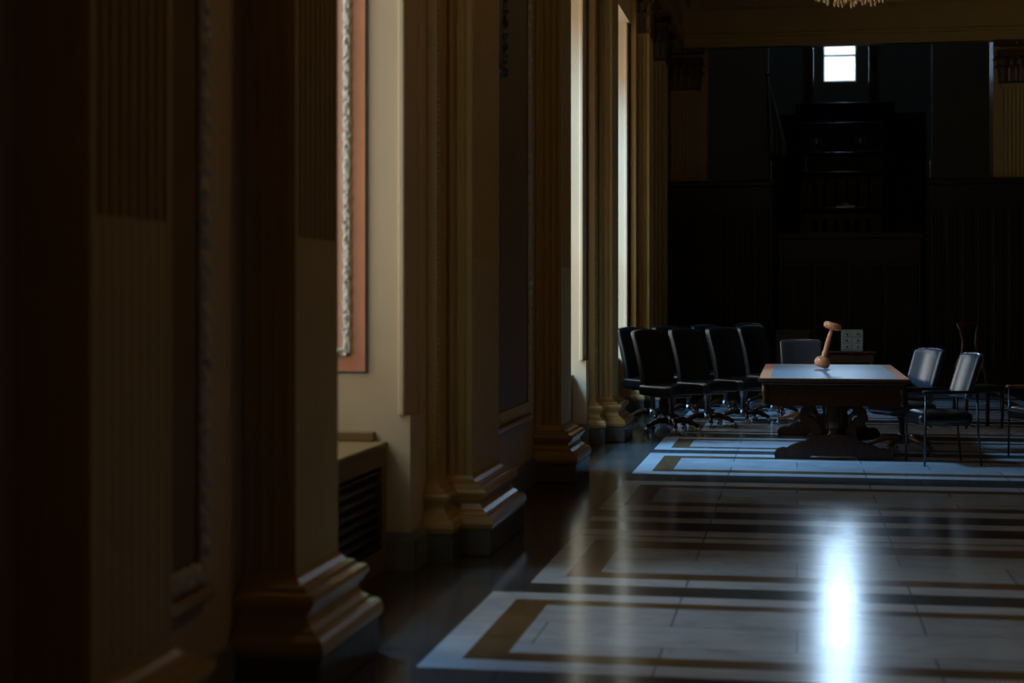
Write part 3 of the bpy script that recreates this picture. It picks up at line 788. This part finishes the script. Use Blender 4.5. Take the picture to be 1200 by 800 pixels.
# lower knob: flat rounded underside resting on its right edge
m_ = MB(); m_.lathe([(0, .004), (.050, .004), (.066, .010), (.079, .032), (.083, .058), (.078, .084), (.062, .104), (.044, .114), (.026, .118), (0, .118)], n=32, mtx=piv); m_.build('knob', M['gavel'], t)
m_ = MB(); m_.lathe([(.022, .115), (.030, .122), (.030, .132), (.024, .140), (.033, .155), (.027, .170), (.024, .19), (.0255, .25), (.0245, .32), (.021, .335), (.027, .345), (.021, .355), (.019, .38), (.020, .405), (.026, .412), (.02, .42)], n=24, mtx=piv); m_.build('handle', M['gavel'], t)
m_ = MB(); m_.lathe([(0, .414), (.055, .414), (.080, .420), (.092, .436), (.095, .456), (.090, .474), (.074, .485), (.05, .488), (0, .489)], n=32, mtx=piv); m_.build('head', M['gavel'], t)

# ------------------------------------------------------------------ chairs
def star_base(t, wood, h=.40):
    m_ = MB(); m_.lathe([(.028, .12), (.028, .30), (.045, .31), (.045, h - .02), (.09, h)], n=16); m_.lathe([(.065, .075), (.07, .10), (.055, .15), (.03, .17)], n=16); m_.build('column', M['steel'], t)
    for k in range(5):
        an = 2 * PI * k / 5 + .3; d_ = Vector((math.cos(an), math.sin(an), 0))
        m_ = MB(); m_.tube([d_ * .04 + Vector((0, 0, .125)), d_ * .14 + Vector((0, 0, .135)), d_ * .23 + Vector((0, 0, .105)), d_ * .31 + Vector((0, 0, .068))], [.034, .032, .027, .02], 8)
        lg = m_.build('leg', wood, t)
        m_ = MB(); q = d_ * .31; sdv = Vector((-d_.y, d_.x, 0))
        for s_ in (-1, 1):
            c_ = q + sdv * .017 * s_ + Vector((0, 0, .027))
            rot = Vector((0, 0, 1)).rotation_difference(sdv).to_matrix().to_4x4()
            m_.lathe([(0, -.011), (.022, -.011), (.0265, -.007), (.0265, .007), (.022, .011), (0, .011)], n=14, mtx=Matrix.Translation(c_) @ rot)
        m_.tube([q + Vector((0, 0, .03)), q + Vector((0, 0, .07))], .008, 6); m_.build('caster', M['steel'], lg)

def tall_chair(label, loc, rz):
    t = thing('leather_chair', label, 'chair', loc, rz, 'black leather committee chairs')
    m_ = MB(); m_.rpad(.54, .53, .125, .035, lambda p: Vector((p.x, p.y, p.z + .465 + .012 * (1 - (p.x/.27)**2)))); m_.build('seat', M['leather'], t)
    def bk(p):
        u = (p.z + .34) / .68; cr = .028 * (1 - (p.x / .27) ** 2) * max(0, u - .7) / .3
        yb_ = .235 + .045 * math.sin(u * PI) * -.6 + u * .17 - .03 * (p.x / .25) ** 2
        return Vector((p.x * (.94 + .06 * u), p.y + yb_, p.z + .775 + cr))
    m_ = MB(); m_.rpad(.51, .095, .68, .032, bk, 12); m_.build('backrest', M['leather'], t)
    m_ = MB(); m_.bbox(-.16, .16, -.17, .2, .385, .405, .008); m_.build('seat_plate', M['steel'], t)
    star_base(t, M['tablewood'], .39)
    return t
c1 = (at(787, 345, 18.15)); proto = tall_chair('black leather chair nearest the fluted pilaster, first of the front chair row', (c1.x, c1.y, 0), math.radians(50))
labs = ['second black leather chair of the front row, counted from the pilaster', 'third black leather chair of the front row, bright edge on its back', 'fourth black leather chair of the front row, nearest the conference table']
for (px, d_), l in zip(((829, 18.85), (871, 19.5), (906, 20.5)), labs):
    p = at(px, 345, d_); o = copy_tree(proto); o.location = (p.x, p.y, 0); o['label'] = l; o.rotation_euler.z = math.radians(50 + random.uniform(-3, 3))
labs2 = ['black leather chair of the rear row, closest to the left wall', 'second black leather chair of the rear row, behind the front row', 'third black leather chair of the rear row, pale gleam on its top', 'fourth black leather chair of the rear row, bright curved top edge left of the gavel']
for (px, d_, r), l in zip(((765, 19.5, 48), (807, 20.4, 55), (850, 21.2, 50), (899, 22.3, 46)), labs2):
    p = at(px, 345, d_); o = copy_tree(proto); o.location = (p.x, p.y, 0); o['label'] = l; o.rotation_euler.z = math.radians(r)

def low_parts(t, lm, sm=None):
    m_ = MB(); m_.rpad(.50, .50, .115, .05, lambda p: Vector((p.x, p.y - .0, p.z + .425 - .01 * (p.y < -.2)))); m_.build('seat', sm or lm, t)
    def bk(p):
        u = (p.z + .205) / .41
        return Vector((p.x * (.97 + .03 * u), p.y + .235 + u * .13 - .05 * (p.x / .25) ** 2 , p.z + .79 + .012 * (1 - (p.x / .25) ** 2)))
    m_ = MB(); m_.rpad(.50, .07, .41, .03, bk, 10); m_.build('backrest', lm, t)
def low_swivel(label, loc, rz):
    t = thing('conference_chair', label, 'chair', loc, rz, 'low backed conference chairs'); low_parts(t, M['blueleather'])
    m_ = MB(); m_.bbox(-.15, .15, -.15, .24, .35, .37, .008); m_.tube([(0, .2, .36), (0, .29, .38), (0, .33, .52), (0, .335, .66)], .018, 8); m_.build('back_bracket', M['steel'], t)
    star_base(t, M['chairwood'], .355); return t
def arm_chair(label, loc, rz, arm='steel'):
    t = thing('conference_chair', label, 'chair', loc, rz, 'low backed conference chairs'); low_parts(t, M['blueleather'], M['leather'])
    for s_ in (-1, 1):
        m_ = MB(); m_.tube([(s_ * .265, -.21, 0), (s_ * .265, -.205, .30), (s_ * .268, -.20, .645)], .011, 8); m_.build('leg', M['blackmetal'], t)
        m_ = MB(); m_.tube([(s_ * .265, .31, 0), (s_ * .265, .28, .30), (s_ * .268, .27, .645)], .011, 8); m_.build('leg', M['blackmetal'], t)
        m_ = MB(); m_.rpad(.05, .52, .03, .012, lambda p, s_=s_: Vector((p.x + s_ * .268, p.y + .03, p.z + .662))); m_.build('armrest', M['chairwood'] if arm == 'wood' else M['leather'], t)
    m_ = MB(); m_.tube([(-.265, -.15, .355), (.265, -.15, .355)], .010, 8); m_.tube([(-.265, .24, .355), (.265, .24, .355)], .010, 8); m_.tube([(-.266, .275, .62), (-.2, .30, .66), (.2, .30, .66), (.266, .275, .62)], .010, 8); m_.build('frame', M['blackmetal'], t)
    return t
p = at(1057, 345, 15.9); low_swivel('low chair with bright blue lit back, right of the table, wooden star base', (p.x, p.y, 0), math.radians(-62))
p = at(1099, 345, 14.75); arm_chair('low steel legged armchair nearest the camera at the right of the table', (p.x, p.y, 0), math.radians(-76))
p = at(943, 345, 18.95); low_swivel('low dark chair with bright blue edge standing at the far end of the table', (p.x, p.y, 0), math.radians(8))
p = at(1222, 345, 15.2); arm_chair('armchair with wooden arms cut off by the right edge of the photo', (p.x, p.y, 0), math.radians(-70), 'wood')

# carved open-backed wooden chair in the dark at right
p = at(1146, 345, 18.8); t = thing('carved_chair', 'dark wooden chair with curved open back standing behind the right-hand armchair', 'chair', (p.x, p.y, 0), math.radians(15))
m_ = MB(); m_.rpad(.5, .46, .08, .03, lambda q: Vector((q.x, q.y, q.z + .45))); m_.build('seat', M['leather'], t)
for s_ in (-1, 1):
    m_ = MB(); m_.tube([(s_ * .20, .22, 0), (s_ * .2, .21, .45), (s_ * .16, .24, .72), (s_ * .09, .26, .86), (s_ * .075, .27, .98), (s_ * .10, .29, 1.12), (s_ * .135, .31, 1.2)], [.024, .024, .02, .018, .016, .017, .02], 8); m_.build('back_stile', M['tablewood'], t)
    m_ = MB(); m_.tube([(s_ * .21, -.19, 0), (s_ * .215, -.2, .2), (s_ * .21, -.19, .43)], [.018, .022, .028], 8); m_.build('leg', M['tablewood'], t)
m_ = MB(); m_.tube([(-.135, .31, 1.195), (0, .315, 1.185), (.135, .31, 1.195)], .016, 8); m_.tube([(-.1, .255, .84), (0, .25, .80), (.1, .255, .84)], .016, 8); m_.build('crest_rail', M['tablewood'], t)

# writing desk behind with a tan box, and a low cabinet
p = at(996, 345, 23.0); t = thing('writing_desk', 'small dark desk behind the gavel carrying a tan box', 'desk', (p.x, p.y, 0))
m_ = MB(); m_.bbox(-.36, .36, -.3, .3, .715, .74, .008); m_.build('desk_top', M['tablewood'], t)
m_ = MB(); m_.box(-.32, .32, -.26, .26, .58, .715); m_.build('apron', M['tablewood'], t)
for a in (-1, 1):
    for b in (-1, 1):
        m_ = MB(); m_.lathe([(.016, 0), (.02, .05), (.026, .3), (.02, .4), (.03, .5), (.03, .6)], (a * .29, b * .23, 0), 12); m_.build('leg', M['tablewood'], t)
p2 = at(998.5, 345, 22.9); t = thing('drawer_box', 'tan box with small dark knobs standing on the desk behind the gavel', 'box', (p2.x, p2.y, .7405))
m_ = MB(); m_.bbox(-.15, .15, -.1, .14, 0, .30, .006); m_.build('case', M['box'], t)
for a in (-.075, .075):
    for z in (.06, .15, .24):
        m_ = MB(); m_.bbox(a - .068, a + .068, -.108, -.098, z - .038, z + .038, .003); dr = m_.build('drawer', M['box'], t)
        m_ = MB(); m_.ball((a, -.116, z), .013); m_.build('knob', M['rubber'], dr)
p = at(929, 345, 23.6); t = thing('low_cabinet', 'low brown wooden cabinet behind the low chair at the table end', 'cabinet', (p.x, p.y + .6, 0))
m_ = MB(); m_.box(-.24, .24, -.2, .2, .06, .98); m_.box(-.22, .22, -.18, .2, 0, .06); m_.build('body', M['woodrail'], t)
m_ = MB(); m_.bbox(-.27, .27, -.23, .22, .98, 1.01, .008); m_.build('top', M['woodrail'], t)
for s_ in (-1, 1):
    m_ = MB(); m_.bbox(s_ * .115 - .105, s_ * .115 + .105, -.216, -.198, .1, .94, .006); dr = m_.build('door', M['woodrail'], t)
    m_ = MB(); m_.ball((s_ * .03, -.226, .55), .012); m_.build('knob', M['brass'], dr)

# ------------------------------------------------------------------ chandeliers
def chandelier(X, Y, zlow, label, power):
    t = thing('chandelier', label, 'chandelier', (X, Y, 0), 0, 'crystal chandeliers')
    m_ = MB(); m_.tube([(0, 0, zlow + .25), (0, 0, CEIL)], .018, 8); m_.lathe([(0, CEIL - .06), (.1, CEIL - .06), (.14, CEIL - .02), (.14, CEIL)], n=20); m_.lathe([(.0, zlow + .16), (.06, zlow + .18), (.1, zlow + .25), (.05, zlow + .35), (.07, zlow + .5), (.03, zlow + .6)], n=20); m_.build('stem', M['brass'], t)
    m_ = MB()
    for r, z in ((.56, zlow + .22), (.36, zlow + .12), (.30, zlow + .72)):
        m_.tube([(r * math.cos(2*PI*i/32), r * math.sin(2*PI*i/32), z) for i in range(33)], .014, 6, False)
    for k in range(8):
        an = 2*PI*k/8; d_ = Vector((math.cos(an), math.sin(an), 0))
        m_.tube([d_ * .05 + Vector((0, 0, zlow + .3)), d_ * .25 + Vector((0, 0, zlow + .16)), d_ * .5 + Vector((0, 0, zlow + .22)), d_ * .6 + Vector((0, 0, zlow + .34))], .012, 6)
        m_.lathe([(.01, 0), (.04, .02), (.045, .03)], d_ * .6 + Vector((0, 0, zlow + .34)), 10)
    m_.build('arms', M['brass'], t)
    for k in range(8):
        an = 2*PI*k/8; d_ = Vector((math.cos(an), math.sin(an), 0)) * .6
        m_ = MB(); m_.lathe([(.012, .03), (.012, .12), (.02, .14), (.016, .17), (0, .21)], d_ + Vector((0, 0, zlow + .34)), 10); m_.build('candle_bulb', M['bulb'], t)
    m_ = MB()
    for ring, (r, z, n) in enumerate(((.56, zlow + .20, 26), (.46, zlow + .15, 22), (.36, zlow + .11, 18), (.2, zlow + .10, 10), (.0, zlow + .10, 1))):
        for k in range(n):
            an = 2*PI*(k + .3 * ring)/n; ln = .07 + .05 * random.random() + (.03 if ring > 2 else 0)
            c_ = (r * math.cos(an), r * math.sin(an), z - .02 - ln)
            m_.lathe([(0, 0), (.016, ln * .25), (.018, ln * .4), (.004, ln * .9), (0, ln)], c_, 6)
            if ring == 0:
                for q in range(1, 8):
                    f_ = q / 8; rr = .56 - .26 * f_; m_.ball((rr * math.cos(an), rr * math.sin(an), zlow + .22 + .5 * f_ ** 1.5), .014, n=5)
    o = m_.build('crystal_drops', M['crystal'], t); o['kind'] = 'stuff'
    ld = bpy.data.lights.new('chandelier_glow', 'POINT'); ld.energy = power; ld.color = (1.0, 0.72, 0.36); ld.shadow_soft_size = .3
    lo = bpy.data.objects.new('chandelier_glow', ld); C.objects.link(lo); lo.location = (X, Y, zlow + .55)
p = at(1004, 345, 18.4)
chandelier(p.x, p.y, zat(2, 18.4), 'crystal chandelier whose lowest drops show at the top edge of the photo', 12)
chandelier(.9, 7.6, 4.75, 'second crystal chandelier, added unseen for warm fill, nearer and above the frame', 46)  # added out of view to warm the pilaster fronts
chandelier(.9, -1.6, 4.75, 'third crystal chandelier, added unseen for warm fill behind the camera', 15)  # added behind the camera as warm fill for the near pilasters

# ------------------------------------------------------------------ daylight
def area(name, loc, rot, sx, sy, radiance, col):
    ld = bpy.data.lights.new(name, 'AREA'); ld.shape = 'RECTANGLE'; ld.size = sx; ld.size_y = sy
    ld.energy = radiance * PI * sx * sy; ld.color = col
    o = bpy.data.objects.new(name, ld); C.objects.link(o); o.location = loc; o.rotation_euler = rot
    return o
# added lantern, unseen above the opening, brightens the grey hall wall
t = thing('fill_lantern', 'added fill lantern in the dark passage behind the opening, unseen above the frame', 'lantern', (1.0, 32.0, 0))
m_ = MB(); m_.tube([(0, 0, 9.2), (0, 0, HC)], .02, 8); m_.lathe([(.05, 9.2), (.25, 9.1), (.28, 9.05)], n=8); m_.lathe([(.2, 8.2), (.06, 8.1), (0, 8.05)], n=8)
for k in range(8):
    an = 2*PI*k/8; m_.tube([(.28*math.cos(an), .28*math.sin(an), 9.06), (.2*math.cos(an), .2*math.sin(an), 8.2)], .012, 6)
m_.build('cage', M['brass'], t)
m_ = MB(); m_.ball((0, 0, 8.6), .09); m_.build('bulb', M['bulb'], t)
ld = bpy.data.lights.new('passage_fill_glow', 'POINT'); ld.energy = 14; ld.color = (1.0, 0.93, 0.78); ld.shadow_soft_size = .15  # added fill for the passage
lo = bpy.data.objects.new('passage_fill_glow', ld); C.objects.link(lo); lo.location = (1.0, 32.0, 8.75)

SKY = [(0.54, 0.78, 1.0), (0.20, 0.54, 1.0), (0.40, 0.70, 1.0)]
JAMB_FILL = (1.0, 0.88, 0.72)
for i, (a, b) in enumerate(OPEN):
    px_, pz_, wd_, rad = ((3.6, 9.3, 2.6, 42), (4.3, 9.3, 3.8, 135), (3.4, 9.3, 2.4, 14))[i]
    area('sky_light', (XO - px_, (a + b) / 2 - (.25, .8, .25)[i], pz_), (0, 0, 0), wd_, (b - a) * .85 + (0, 1.1, 0)[i], rad, SKY[i])
    area('jamb_fill_light', (XO - 1.0, (a + b) / 2 - .5, 2.2), (0, -PI / 2 - .25, 0), 2.4, b - a + .6, (0.8, 2.7, 1.9)[i], JAMB_FILL)  # added warm lamp outside each window, brightens the jambs
area('far_window_daylight', (WXC, YWIN + .55, (zb + ztp) / 2), (-PI / 2, 0, 0), WW + .5, ztp - zb + .5, 17, (.52, .75, 1.0))
